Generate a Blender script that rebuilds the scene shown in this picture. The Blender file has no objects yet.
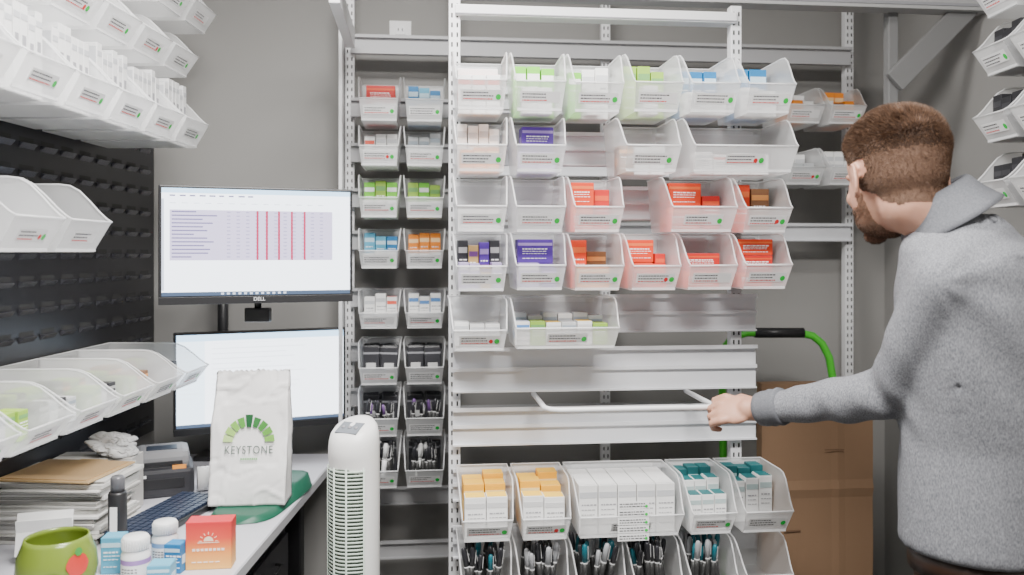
import bpy, bmesh, math, random, time
from mathutils import Vector, Matrix, noise
random.seed(7)
T0=time.time()
SC=bpy.context.scene
COL=SC.collection
T=Matrix.Translation
def RZ(a): return Matrix.Rotation(a,4,'Z')
def RX(a): return Matrix.Rotation(a,4,'X')
def RY(a): return Matrix.Rotation(a,4,'Y')
PI=math.pi
# ---------------------------------------------------------------- materials
MATS={}
def mat(name,col=(.8,.8,.8),rough=.5,metal=0.,emis=None,estr=1.,noise_amt=0.,nscale=20.,bump=0.,bscale=80.,sss=0.):
    if name in MATS: return MATS[name]
    m=bpy.data.materials.new(name); m.use_nodes=True
    nt=m.node_tree; b=nt.nodes['Principled BSDF']
    b.inputs['Base Color'].default_value=(*col,1); b.inputs['Roughness'].default_value=rough
    b.inputs['Metallic'].default_value=metal
    if emis:
        b.inputs['Emission Color'].default_value=(*emis,1); b.inputs['Emission Strength'].default_value=estr
    if sss: 
        b.inputs['Subsurface Weight'].default_value=sss; b.inputs['Subsurface Radius'].default_value=(.012,.005,.003)
    if noise_amt or bump:
        tc=nt.nodes.new('ShaderNodeTexCoord')
    if noise_amt:
        n=nt.nodes.new('ShaderNodeTexNoise'); n.inputs['Scale'].default_value=nscale; n.inputs['Detail'].default_value=4
        nt.links.new(tc.outputs['Object'],n.inputs['Vector'])
        r=nt.nodes.new('ShaderNodeMix'); r.data_type='RGBA'
        r.inputs['A'].default_value=(*[max(0,c*(1-noise_amt)) for c in col],1)
        r.inputs['B'].default_value=(*[min(1,c*(1+noise_amt)) for c in col],1)
        nt.links.new(n.outputs['Fac'],r.inputs['Factor']); nt.links.new(r.outputs['Result'],b.inputs['Base Color'])
    if bump:
        n2=nt.nodes.new('ShaderNodeTexNoise'); n2.inputs['Scale'].default_value=bscale; n2.inputs['Detail'].default_value=3
        nt.links.new(tc.outputs['Object'],n2.inputs['Vector'])
        bp=nt.nodes.new('ShaderNodeBump'); bp.inputs['Strength'].default_value=bump; bp.inputs['Distance'].default_value=.01
        nt.links.new(n2.outputs['Fac'],bp.inputs['Height']); nt.links.new(bp.outputs['Normal'],b.inputs['Normal'])
    MATS[name]=m; return m
def plastic(name,opac,col=(.97,.975,.98)):
    m=bpy.data.materials.new(name); m.use_nodes=True; nt=m.node_tree
    for n in list(nt.nodes): nt.nodes.remove(n)
    N=nt.nodes.new; L=nt.links.new
    o=N('ShaderNodeOutputMaterial'); d=N('ShaderNodeBsdfDiffuse'); t=N('ShaderNodeBsdfTranslucent'); tr=N('ShaderNodeBsdfTransparent'); g=N('ShaderNodeBsdfGlossy')
    d.inputs['Color'].default_value=(*col,1); t.inputs['Color'].default_value=(*col,1); tr.inputs['Color'].default_value=(.99,.99,.99,1)
    g.inputs['Roughness'].default_value=.3
    m1=N('ShaderNodeMixShader'); m1.inputs[0].default_value=.25; L(d.outputs[0],m1.inputs[1]); L(t.outputs[0],m1.inputs[2])
    m2=N('ShaderNodeMixShader'); m2.inputs[0].default_value=opac; L(tr.outputs[0],m2.inputs[1]); L(m1.outputs[0],m2.inputs[2])
    lw=N('ShaderNodeLayerWeight'); lw.inputs['Blend'].default_value=.25
    mu=N('ShaderNodeMath'); mu.operation='MULTIPLY'; mu.inputs[1].default_value=.25; L(lw.outputs['Fresnel'],mu.inputs[0])
    m3=N('ShaderNodeMixShader'); L(mu.outputs[0],m3.inputs[0]); L(m2.outputs[0],m3.inputs[1]); L(g.outputs[0],m3.inputs[2])
    L(m3.outputs[0],o.inputs[0]); MATS[name]=m; return m
M_BIN=plastic('clear_bin_plastic',.40); M_FRONT=plastic('frosted_bin_front',.70); M_RIM=plastic('bin_rim_plastic',.54)
M_WALL=mat('wall_paint',(.285,.279,.268),.8,noise_amt=.04,nscale=3)
M_WHITEWALL=mat('light_wall_paint',(.62,.62,.61),.8)
M_METAL=mat('white_powder_coat',(.78,.78,.79),.4)
M_TRACK=mat('grey_track_metal',(.18,.18,.18),.5)
M_RAIL=mat('grey_rail_metal',(.76,.77,.80),.35)
M_RAIL2=mat('dull_rail_metal',(.42,.42,.43),.5)
M_DARK=mat('slot_dark',(.03,.03,.03),.7)
M_BLACK=mat('black_plastic',(.02,.02,.022),.4)
M_PEG=mat('dark_panel_steel',(.020,.020,.024),.35,metal=.3)
M_LOUVR=mat('panel_louver_steel',(.13,.13,.15),.25,metal=.7)
M_DESK=mat('desk_laminate',(.58,.58,.63),.35,noise_amt=.03,nscale=40)
M_PAPER=mat('white_paper',(.82,.82,.81),.8)
M_LABEL=mat('label_white',(.9,.9,.9),.6)
M_INK=mat('ink_black',(.03,.03,.04),.6)
M_INKG=mat('ink_grey',(.3,.3,.32),.6)
M_RED=mat('ink_red',(.75,.03,.03),.6)
M_GRN=mat('dot_green',(.01,.58,.06),.5)
M_CARD=mat('cardboard',(.27,.165,.095),.85,noise_amt=.10,nscale=6,bump=.2,bscale=9)
M_FLOOR=mat('floor_vinyl',(.06,.056,.052),.5,noise_amt=.2,nscale=8)
M_CEIL=mat('ceiling_paint',(.42,.42,.41),.9)
# ---------------------------------------------------------------- mesh builder
class MB:
    def __init__(s): s.v=[];s.f=[];s.m=[];s.mats=[];s.sm=[]
    def mi(s,m):
        if m not in s.mats: s.mats.append(m)
        return s.mats.index(m)
    def add(s,vs,fs,m,smooth=False,M=None):
        o=len(s.v); i=s.mi(m)
        for p in vs:
            p=Vector(p)
            s.v.append(M@p if M else p)
        for f in fs: s.f.append([a+o for a in f]); s.m.append(i); s.sm.append(smooth)
    def box(s,c,d,m,M=None,bev=0.):
        x,y,z=c; a,b,e=d[0]/2,d[1]/2,d[2]/2
        if bev>0:
            bm=bmesh.new(); bmesh.ops.create_cube(bm,size=1)
            for v in bm.verts: v.co=Vector((v.co.x*d[0],v.co.y*d[1],v.co.z*d[2]))
            bmesh.ops.bevel(bm,geom=bm.edges[:],offset=bev,segments=2,affect='EDGES',profile=.6)
            bm.verts.index_update()
            s.add([v.co+Vector(c) for v in bm.verts],[[v.index for v in f.verts] for f in bm.faces],m,False,M); bm.free(); return
        vs=[(x+i*a,y+j*b,z+k*e) for i in(-1,1) for j in(-1,1) for k in(-1,1)]
        s.add(vs,[(0,1,3,2),(4,6,7,5),(0,4,5,1),(2,3,7,6),(0,2,6,4),(1,5,7,3)],m,False,M)
    def quad(s,p,m,M=None): s.add(p,[tuple(range(len(p)))],m,False,M)
    def lathe(s,prof,m,n=24,M=None,smooth=True,cap=True):
        vs=[];fs=[]
        for r,z in prof:
            for i in range(n):
                a=2*PI*i/n; vs.append((r*math.cos(a),r*math.sin(a),z))
        for k in range(len(prof)-1):
            for i in range(n):
                j=(i+1)%n; fs.append((k*n+i,k*n+j,(k+1)*n+j,(k+1)*n+i))
        if cap:
            fs.append(tuple(reversed(range(n)))); fs.append(tuple(range((len(prof)-1)*n,len(prof)*n)))
        s.add(vs,fs,m,smooth,M)
    def tube(s,path,r,m,n=8,closed=False,M=None,smooth=True):
        P=[Vector(p) for p in path]; N=len(P); vs=[];fs=[]
        rr=r if isinstance(r,(list,tuple)) else [r]*N
        up=None
        for i,p in enumerate(P):
            if closed: t=(P[(i+1)%N]-P[i-1])
            else: t=P[min(i+1,N-1)]-P[max(i-1,0)]
            t.normalize()
            if up is None: up=Vector((0,0,1)) if abs(t.z)<.9 else Vector((1,0,0))
            a=t.cross(up)
            if a.length<.01: a=t.cross(Vector((1,.3,0)))
            a.normalize(); b=a.cross(t); b.normalize(); up=b
            for k in range(n):
                g=2*PI*k/n; vs.append(p+(a*math.cos(g)+b*math.sin(g))*rr[i])
        for i in range(N if closed else N-1):
            j=(i+1)%N
            for k in range(n):
                l=(k+1)%n; fs.append((i*n+k,i*n+l,j*n+l,j*n+k))
        if not closed: fs.append(tuple(reversed(range(n)))); fs.append(tuple(range((N-1)*n,N*n)))
        s.add(vs,fs,m,smooth,M)
    def ell(s,c,A,r,m,seg=20,rings=12):
        vs=[];fs=[];c=Vector(c)
        for i in range(1,rings):
            ph=PI*i/rings
            for k in range(seg):
                a=2*PI*k/seg
                vs.append(c+A[0]*(r[0]*math.sin(ph)*math.cos(a))+A[1]*(r[1]*math.sin(ph)*math.sin(a))+A[2]*(r[2]*math.cos(ph)))
        t=len(vs); vs.append(c+A[2]*r[2]); vs.append(c-A[2]*r[2])
        for i in range(rings-2):
            for k in range(seg):
                l=(k+1)%seg; fs.append((i*seg+k,(i+1)*seg+k,(i+1)*seg+l,i*seg+l))
        for k in range(seg):
            l=(k+1)%seg; fs.append((t,k,l)); q=(rings-2)*seg; fs.append((t+1,q+l,q+k))
        s.add(vs,fs,m,True)
    def mesh(s,name):
        me=bpy.data.meshes.new(name); me.from_pydata([tuple(v) for v in s.v],[],s.f)
        for m in s.mats: me.materials.append(m)
        me.polygons.foreach_set('material_index',s.m); me.polygons.foreach_set('use_smooth',s.sm)
        me.update(); return me
def obj(name,data,M=None,parent=None,label=None,cat=None,group=None,kind=None):
    o=bpy.data.objects.new(name,data); COL.objects.link(o)
    if parent: o.parent=parent
    if M is not None:
        if parent: o.matrix_basis=M
        else: o.matrix_world=M
    if label: o['label']=label
    if cat: o['category']=cat
    if group: o['group']=group
    if kind: o['kind']=kind
    return o
def empty(name,M,label,cat,group=None):
    o=obj(name,None,M,None,label,cat,group); o.empty_display_size=.05; return o
def from_eval(o):
    dg=bpy.context.evaluated_depsgraph_get(); dg.update()
    me=bpy.data.meshes.new_from_object(o.evaluated_get(dg)); bpy.data.objects.remove(o); return me
def text_mesh(s,size,m,name='lettering',extr=.0004,space=1.):
    cu=bpy.data.curves.new(name,'FONT'); cu.body=s; cu.size=size; cu.extrude=extr; cu.align_x='CENTER'; cu.align_y='CENTER'; cu.space_character=space
    o=bpy.data.objects.new(name,cu); COL.objects.link(o)
    me=from_eval(o); me.materials.clear(); me.materials.append(m); return me
def cm(c,r=.5):
    k='print_%d_%d_%d'%tuple(int(v*255) for v in c)
    return mat(k,c,r)
# ---------------------------------------------------------------- person (first, while the scene is small)
SK=mat('skin',(.52,.28,.195),.5,sss=.15,noise_amt=.06,nscale=60)
F=Vector((-.72,.69,0)).normalized(); Lf=Vector((-F.y,F.x,0)); U=Vector((0,0,1))
BA=[F,Lf,U]
Fh=Vector((-.16,.96,-.20)).normalized(); Lh=Vector((-Fh.y,Fh.x,0)).normalized(); Uh=Fh.cross(Lh)
if Uh.z<0: Uh=-Uh
HC=Vector((.763,1.70,1.603)); HS=1.10
def HP(f,l,u): return HC+(Fh*f+Lh*l+Uh*u)*HS
def hr(*r): return tuple(a*HS for a in r)
def loft(b,secs,m,n=36):
    vs=[];fs=[]
    for c,lx,fy_ in secs:
        for i in range(n):
            a=2*PI*i/n; ca,sa=math.cos(a),math.sin(a)
            k=(abs(ca)**2.3+abs(sa)**2.3)**(-1/2.3)
            vs.append(Vector(c)+F*(fy_*ca*k)+Lf*(lx*sa*k))
    for k in range(len(secs)-1):
        for i in range(n):
            j=(i+1)%n; fs.append((k*n+i,k*n+j,(k+1)*n+j,(k+1)*n+i))
    fs.append(tuple(reversed(range(n)))); fs.append(tuple(range((len(secs)-1)*n,len(secs)*n)))
    b.add(vs,fs,m,True)
def limb(b,pts,rs,m,n=16):
    P=[];R=[]
    for i in range(len(pts)-1):
        a,c=Vector(pts[i]),Vector(pts[i+1]); K=6
        for k in range(K): P.append(a.lerp(c,k/K)); R.append(rs[i]+(rs[i+1]-rs[i])*k/K)
    P.append(Vector(pts[-1])); R.append(rs[-1])
    b.tube(P,R,m,n)
    A=[Vector((1,0,0)),Vector((0,1,0)),Vector((0,0,1))]
    for p,r in zip(pts,rs): b.ell(p,A,(r,r,r),m,16,10)
def sleeve(b,pts,rs,m,n=28):
    P=[];R=[]; V=[Vector(p) for p in pts]
    for i in range(len(V)-1):
        p0=V[max(i-1,0)];p1=V[i];p2=V[i+1];p3=V[min(i+2,len(V)-1)]
        for k in range(8):
            t=k/8; P.append(.5*((2*p1)+(p2-p0)*t+(2*p0-5*p1+4*p2-p3)*t*t+(3*p1-p0-3*p2+p3)*t**3)); R.append(rs[i]+(rs[i+1]-rs[i])*(t*t*(3-2*t)))
    P.append(V[-1]); R.append(rs[-1])
    d0=(P[0]-P[1]).normalized(); r0=R[0]
    pre=[(P[0]+d0*r0*math.sin(q),r0*math.cos(q)) for q in (1.45,1.2,.9,.6,.3)]
    P=[a for a,_ in pre]+P; R=[r for _,r in pre]+R
    b.tube(P,R,m,n)
def remesh(b,name,vox,smooth):
    me=b.mesh(name); o=bpy.data.objects.new(name,me); COL.objects.link(o)
    r=o.modifiers.new('r','REMESH'); r.mode='VOXEL'; r.voxel_size=vox; r.use_smooth_shade=True
    s=o.modifiers.new('s','SMOOTH'); s.iterations=smooth; s.factor=.5
    m2=from_eval(o)
    m2.materials.clear(); m2.materials.append(b.mats[0]); m2.name=name
    m2.polygons.foreach_set('use_smooth',[True]*len(m2.polygons)); return m2
def union_remesh(parts,name,vox,smooth,m):
    base=bpy.data.objects.new(name,parts[0].mesh(name)); COL.objects.link(base); others=[]
    for p in parts[1:]:
        o=bpy.data.objects.new('op',p.mesh('op')); COL.objects.link(o); others.append(o)
        bo=base.modifiers.new('b','BOOLEAN'); bo.operation='UNION'; bo.solver='EXACT'; bo.object=o
    r=base.modifiers.new('r','REMESH'); r.mode='VOXEL'; r.voxel_size=vox; r.use_smooth_shade=True
    s=base.modifiers.new('s','SMOOTH'); s.iterations=smooth; s.factor=.5
    m2=from_eval(base)
    for o in others: bpy.data.objects.remove(o)
    print('union',name,len(m2.vertices))
    m2.materials.clear(); m2.materials.append(m); m2.name=name
    m2.polygons.foreach_set('use_smooth',[True]*len(m2.polygons)); return m2
def smooth_mesh(me,it,weight=None):
    o=bpy.data.objects.new('tmp',me); COL.objects.link(o); s=o.modifiers.new('s','SMOOTH'); s.iterations=it; s.factor=.5
    if weight:
        g=o.vertex_groups.new(name='w')
        for v in me.vertices:
            w_=weight(v.co)
            if w_>0: g.add([v.index],w_,'REPLACE')
        s.vertex_group='w'
    m2=from_eval(o); m2.name=me.name; return m2
PEL=Vector((.955,1.73,.90)); WA=Vector((.95,1.725,1.08)); CH=Vector((.935,1.70,1.29)); SH=Vector((.915,1.68,1.435)); NK=Vector((.852,1.668,1.532))
SL=Vector((.800,1.570,1.400)); EL=Vector((.757,1.730,1.168)); WL=Vector((.560,1.950,1.092))
SR=Vector((1.020,1.790,1.405)); ER=Vector((1.075,1.90,1.16)); WR=Vector((1.085,2.00,.95))
b=MB()
loft(b,[(PEL-U*.06,.165,.115),(PEL,.165,.117),(WA,.145,.104),(WA.lerp(CH,.5),.155,.107),(CH,.162,.106),(CH.lerp(SH,.6),.155,.096),(SH,.132,.076),(SH+U*.035,.095,.064),(SH.lerp(NK,.8),.060,.056)],SK)
limb(b,[NK-U*.03,HP(-.030,0,-.055),HP(-.022,0,-.010)],[.060,.060,.066],SK)
AH=[Fh,Lh,Uh]
b.ell(HP(-.012,0,.028),AH,hr(.098,.080,.086),SK,32,20); b.ell(HP(-.024,0,-.002),AH,hr(.078,.072,.066),SK,28,16); b.ell(HP(.030,0,-.020),AH,hr(.066,.064,.085),SK,28,16)
b.ell(HP(.040,0,-.066),AH,hr(.048,.054,.036),SK,24,14); b.ell(HP(.088,0,-.005),AH,hr(.012,.010,.030),SK); b.ell(HP(.103,0,-.028),AH,hr(.014,.014,.012),SK)
b.ell(HP(.078,0,.020),AH,hr(.016,.050,.012),SK); b.ell(HP(.089,0,-.062),AH,hr(.010,.024,.005),SK); b.ell(HP(.087,0,-.071),AH,hr(.010,.021,.006),SK)
b.ell(HP(.080,0,-.092),AH,hr(.014,.022,.014),SK)
for s in(-1,1):
    b.ell(HP(.060,s*.040,-.025),AH,hr(.022,.020,.018),SK)
limb(b,[SL,EL,EL.lerp(WL,.7),WL],[.040,.031,.027,.027],SK); limb(b,[SR,ER,WR],[.040,.032,.027],SK)
def hand(b,W0,D,N,Tm):
    def Q(d,t,n): return W0+D*d+Tm*t+N*n
    limb(b,[Q(0,0,0),Q(.02,0,0)],[.026,.026],SK)
    B3=[D,Tm,N] if D.cross(Tm).dot(N)>0 else [Tm,D,N]
    sw=B3[0] is Tm
    def E(c,r,*a): b.ell(c,B3,(r[1],r[0],r[2]) if sw else r,SK,*a)
    E(Q(.05,0,.0),(.048,.040,.015),20,12); E(Q(.035,.022,-.008),(.030,.018,.016))
    for k,(t,l) in enumerate(((.034,.95),(.012,1.05),(-.011,1.0),(-.033,.82))):
        k0=Q(.085-.004*abs(k-1),t,.003); 
        p1=k0+(D*.034-N*.014)*l; p2=p1+(D*.004-N*.025)*l; p3=p2+(-D*.017-N*.004)*l
        limb(b,[Q(.055,t*.8,0),k0,p1,p2,p3],[.0095,.0100,.0085,.0080,.0070],SK,12)
    t0=Q(.025,.028,-.010); t1=Q(.052,.047,-.020); t2=Q(.080,.045,-.030); t3=Q(.098,.032,-.036)
    limb(b,[t0,t1,t2,t3],[.015,.012,.0105,.0085],SK,12)
D=Vector((-.80,.56,-.10)).normalized(); N=Vector((-.32,-.62,.70)); N=(N-D*N.dot(D)).normalized(); TT=D.cross(N)
hand(b,WL,D,N,TT)
D2=(WR-ER).normalized(); N2=Vector((.7,.7,0)); N2=(N2-D2*N2.dot(D2)).normalized(); hand(b,WR,D2,N2,-D2.cross(N2))
for s in(-1,1):
    hp=PEL+Lf*s*.085-U*.05; kn=PEL+Lf*s*.095+F*.03; kn=Vector((kn.x,kn.y,.50)); an=PEL+Lf*s*.10-F*.01; an=Vector((an.x,an.y,.10))
    limb(b,[hp,kn,an],[.088,.056,.038],SK)
    limb(b,[an-U*.045-F*.03,an-U*.065+F*.14],[.034,.026],SK)
for s in(-1,1):
    ax=(Fh*.93+Lh*s*(-.36)).normalized(); ay=Uh.cross(ax)
    b.ell(HP(-.006,s*.0830,-.010),[ax,ay,Uh],hr(.0165,.0050,.029),SK,20,14)
    c0=HP(-.006,s*.0860,-.010)
    rim=[c0+ax*(.0165*HS*math.cos(q))+Uh*(.029*HS*math.sin(q)) for q in [PI*(.15+1.35*i/10)+0 for i in range(11)]]
    b.tube(rim,[.0035]*11,SK,8)
    b.ell(HP(-.001,s*.0800,-.034),[ax,ay,Uh],hr(.009,.006,.010),SK)
BM=remesh(b,'body',.0040,2)
def loc(p): d=(p-HC)/HS; return d.dot(Fh),d.dot(Lh),d.dot(Uh)
def neckw(p):
    f,l,u=loc(p)
    if f*f+l*l+u*u>.04 or f>.05: return 0
    if abs(l)>.072 and u>-.05 and abs(f)<.03: return 0
    return max(0,min(1,(.03-u)/.04))*max(0,min(1,(.05-f)/.03))
BM=smooth_mesh(BM,30,neckw)
m=bpy.data.materials.new('heather_grey_knit'); m.use_nodes=True; nt=m.node_tree; bs=nt.nodes['Principled BSDF']; bs.inputs['Roughness'].default_value=.95
tc=nt.nodes.new('ShaderNodeTexCoord'); mpg=nt.nodes.new('ShaderNodeMapping'); mpg.inputs['Scale'].default_value=(500,500,180)
n1=nt.nodes.new('ShaderNodeTexNoise'); n1.inputs['Scale'].default_value=1; n1.inputs['Detail'].default_value=3
cr=nt.nodes.new('ShaderNodeValToRGB'); cr.color_ramp.elements[0].position=.33; cr.color_ramp.elements[0].color=(.110,.115,.13,1); cr.color_ramp.elements[1].position=.67; cr.color_ramp.elements[1].color=(.26,.265,.285,1)
nt.links.new(tc.outputs['Object'],mpg.inputs[0]); nt.links.new(mpg.outputs[0],n1.inputs['Vector']); nt.links.new(n1.outputs['Fac'],cr.inputs[0]); nt.links.new(cr.outputs[0],bs.inputs['Base Color'])
M_SH=m
g=.014
p0=MB(); loft(p0,[(PEL-U*.030,.176+g,.132+g),(PEL+U*.04,.177+g,.132+g),(WA,.174+g,.130+g),(WA.lerp(CH,.5),.180+g,.130+g),(CH,.188+g,.128+g),(CH.lerp(SH,.6),.190+g,.122+g),(SH,.178+g,.108+g),(SH.lerp(NK,.25),.156+g,.098+g),(SH.lerp(NK,.5),.126,.094),(SH.lerp(NK,.72),.098,.084),(NK-U*.012,.076,.072)],M_SH)
CW=EL.lerp(WL,.93)
p1=MB(); sleeve(p1,[SL,SL.lerp(EL,.5)+Vector((.004,-.006,0)),EL,EL.lerp(WL,.5),CW],[.060,.057,.051,.044,.036],M_SH)
p2=MB(); sleeve(p2,[SR,SR.lerp(ER,.5),ER,ER.lerp(WR,.93)],[.062,.056,.050,.038],M_SH)
SM=union_remesh([p0,p1,p2],'shirt',.006,16,M_SH)
if len(SM.vertices)<8000:
    q_=MB()
    for p in (p0,p1,p2): q_.add(p.v,p.f,M_SH,True)
    SM=remesh(q_,'shirt',.006,16)
def armw(p): return max(0,1-abs((p-SL).length-.085)/.07)
SM=smooth_mesh(SM,30,armw)
axf=(WL-EL).normalized(); axu=(EL-SL).normalized()
def gz(q,w): return math.exp(-(q/w)**2)
bdir=Vector((.75,-.66,0)).normalized()
for v in SM.vertices:
    p=v.co; n_=v.normal
    w1=noise.noise(Vector((p.x*4+p.z*2,p.y*4,p.z*4)))*.006
    t=min((p-EL).length,.15)/.15
    w2=math.sin(((p-EL).dot((WL-SL).normalized())*80)+3*noise.noise(p*8))*.0055*(1-t)
    dd=(p-EL).dot(axf); off=(p-EL-axf*dd).length
    w3=0
    if 0<dd<.34 and off<.08: w3=math.sin(dd*75+5*noise.noise(p*6))*(.0022+.0020*max(0,(dd-.18)/.12))
    rv=p-SL; ang=math.atan2(rv.z,rv.dot(bdir)); rl=rv.length
    w5=math.sin(ang*7+2*noise.noise(p*3))*.0058*math.exp(-((rl-.17)/.10)**2) if rv.dot(bdir)>0 else 0
    q2=noise.noise(Vector(((p.x+p.z*.5)*4+3,p.y*4+1,(p.z-.5*p.x)*1.5+2)))
    w4=-gz(q2,.11)*.0055
    v.co=p+n_*(w1+w2+w3+w4+w5+.006)
SM=smooth_mesh(SM,4)
b=MB(); M_TR=mat('brown_trousers',(.075,.045,.03),.85)
loft(b,[(PEL-U*.14,.165,.115),(PEL-U*.07,.170,.120),(PEL-U*.035,.168,.118)],M_TR)
for s in(-1,1):
    hp=PEL+Lf*s*.085-U*.10; kn=PEL+Lf*s*.095+F*.03; kn=Vector((kn.x,kn.y,.50)); an=PEL+Lf*s*.10-F*.01; an=Vector((an.x,an.y,.12))
    limb(b,[hp,kn,an],[.098,.072,.064],M_TR,20)
TRM=remesh(b,'trousers',.009,3)
LOGO_M=text_mesh('DELL',.014,cm((.8,.8,.82)),'logo'); KEY_M=text_mesh('KEYSTONE',.0285,cm((.10,.14,.12)),extr=.0002,space=1.15)
pe=empty('person',T((.93,1.73,0)),'man in a heather grey long-sleeved shirt reaching toward a bar','person')
PI_=T((-.93,-1.73,0))
def pobj(name,me,label=None):
    o=obj(name,me,PI_.copy(),pe)
    if label:o['label']=label
    return o
pobj('body',BM); pobj('shirt',SM,'heather grey long-sleeved knit shirt'); pobj('trousers',TRM,'brown trousers')
def lerpc(x,pts):
    if x<=pts[0][0]: return pts[0][1]
    for (a,ya),(c,yc) in zip(pts,pts[1:]):
        if x<=c: return ya+(yc-ya)*(x-a)/(c-a)
    return pts[-1][1]
def hairmask(p):
    f,l,u=loc(p)
    if f*f+l*l+u*u>.0225: return 0
    if abs(l)>.074 and abs(f+.004)<.024 and -.046<u<.022: return 0
    line=lerpc(f,[(-.060,-.070),(-.03,-.055),(-.02,-.040),(.0,-.030),(.012,-.026),(.022,.022),(.045,.062),(.07,.082)])
    if u<line: return 0
    edge=min(1,(u-line)/.030)
    k=max(0,min(1,(u-.010)/.070)); k=k*k*(3-2*k)
    return (.0014+.0125*k)*(.3+.7*edge)
def beardmask(p):
    f,l,u=loc(p)
    if f<.010 or u<-.112 or f>.16: return 0
    if abs(l)>.075: return 0
    top=-.026 if f<.03 else (-.046 if f<.075 else -.048)
    if u>top: return 0
    if f>.083 and abs(l)<.020 and -.075<u<-.058: return 0
    return .0014
def shell(name,mask,mats,fade,thr,strands,slen,leanf,wid,rs=1):
    bm=bmesh.new(); bm.from_mesh(BM); bm.normal_update()
    near=[f for f in bm.faces if (f.verts[0].co-HC).length<.2]
    val={}
    for f in near:
        for v in f.verts:
            if v.index not in val: val[v.index]=mask(v.co)
    keep=[f for f in near if all(val[v.index]>0 for v in f.verts)]
    rnd=random.Random(rs); mb=MB(); idx={}; vs=[]; fa_=[]; fb_=[]
    for f in keep:
        q=[]
        for v in f.verts:
            if v.index not in idx:
                idx[v.index]=len(vs); vs.append(v.co+v.normal*(val[v.index]*.62))
            q.append(idx[v.index])
        (fa_ if val[f.verts[0].index]>thr*(1+.5*noise.noise(f.verts[0].co*120)) else fb_).append(q)
    mb.add(vs,fa_,mats[0],True)
    o0=mb.mi(fade)
    for q in fb_: mb.f.append(list(q)); mb.m.append(o0); mb.sm.append(True)
    for mi_,mt in enumerate(mats):
        sv=[];sf=[]
        for _ in range(strands//len(mats)):
            f=rnd.choice(keep); v=f.verts[rnd.randrange(len(f.verts))]; o=val[v.index]
            c=f.calc_center_median().lerp(v.co,rnd.random())+f.normal*o*.55
            cl=noise.noise_vector(c*38)*.30
            d=(f.normal*.75+leanf(c,o)+cl+Vector((rnd.uniform(-.2,.2),rnd.uniform(-.2,.2),rnd.uniform(-.2,.2)))).normalized()
            s_=d.cross(Vector((rnd.random(),rnd.random(),rnd.random()))).normalized()*wid*(.7+25*o)
            L=(slen+o*.85)*rnd.uniform(.6,1.15); k=len(sv)
            sv+= [c-s_,c+s_,c+d*L]; sf.append((k,k+1,k+2))
        mb.add(sv,sf,mt,False)
    bm.free(); return mb.mesh(name)
M_HAIR=mat('brown_hair',(.040,.020,.011),.9); M_HAIR2=mat('mid_brown_hair_strand',(.085,.042,.022),.6); M_HAIR3=mat('light_hair_strand',(.16,.083,.043),.6)
M_FADE=mat('faded_hair_skin',(.15,.085,.055),.8,noise_amt=.3,nscale=150)
M_BEARD=mat('brown_beard',(.10,.048,.025),.65,noise_amt=.3,nscale=140)
def lh(c,o):
    t=min(1,max(0,(o-.0014)/.010)); return Fh*(.55*t)-Uh*(.9*(1-t))
pobj('hair',shell('hair',hairmask,[M_HAIR,M_HAIR2,M_HAIR2,M_HAIR3],M_FADE,.0028,80000,.0019,lh,.00048,1),'short brown hair faded at the sides and nape')
pobj('beard',shell('beard',beardmask,[M_BEARD,M_HAIR2],mat('stubble_skin',(.22,.11,.065),.7,noise_amt=.2,nscale=150),1,9000,.0035,lambda c,o:-Uh*.7+Fh*.2,.0004,2),'short trimmed brown beard')
for s in(-1,1):
    e_=MB(); e_.ell(HP(.072,s*.031,.0),AH,(.0105,.0105,.0105),mat('eye_white',(.8,.78,.75),.2)); e_.ell(HP(.0795,s*.031,.0),AH,(.003,.005,.005),mat('iris',(.08,.1,.1),.2)); pobj('eye',e_.mesh('eye'))
    e_=MB(); e_.tube([HP(.086,s*.014,.020),HP(.088,s*.03,.025),HP(.078,s*.048,.021)],[.002,.003,.0015],M_BEARD,8); pobj('eyebrow',e_.mesh('eyebrow'))
b=MB(); nA=48; vs=[];fs=[]; nd=Vector((-.50,.12,.85)).normalized(); CC_=NK+Vector((-.006,.0,-.010)); la=(Lf-nd*Lf.dot(nd)).normalized(); fa=nd.cross(la).normalized()
if fa.dot(F)<0: fa=-fa
lev=[(-.01,.082,.080),(.020,.075,.073),(.046,.071,.069),(.052,.075,.073),(.045,.081,.079),(.018,.090,.089),(-.008,.102,.101),(-.018,.108,.107)]
for h_,a_,c_ in lev:
    for i in range(nA):
        q=2*PI*i/nA; dip=-.022*max(0,math.sin(q)); wv=.002*math.sin(5*q+h_*40); vs.append(CC_+la*((a_+wv)*math.cos(q))+fa*((c_+wv)*math.sin(q))+nd*(h_+dip))
for k in range(len(lev)-1):
    for i in range(nA):
        j=(i+1)%nA
        if 11<=i<=12: continue
        fs.append((k*nA+i,k*nA+j,(k+1)*nA+j,(k+1)*nA+i))
M_COL=mat('collar_knit',(.13,.135,.15),.9,noise_amt=.5,nscale=330)
b.add(vs,fs,M_COL,True); o=pobj('collar',b.mesh('collar'),'darker grey folded collar'); md=o.modifiers.new('s','SOLIDIFY'); md.thickness=.003
b=MB(); ax=(WL-EL).normalized()
b.tube([CW-ax*.048,CW-ax*.040,CW-ax*.030,CW-ax*.020,CW-ax*.012,CW+ax*.000,CW+ax*.012,CW+ax*.016],[.0400,.0425,.0400,.0420,.0395,.0400,.0375,.033],M_COL,24); pobj('cuff',b.mesh('cuff'),'grey ribbed cuff')
b=MB(); M_BELT=mat('dark_brown_leather',(.03,.014,.008),.4)
vs=[];fs=[];n=40
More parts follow.
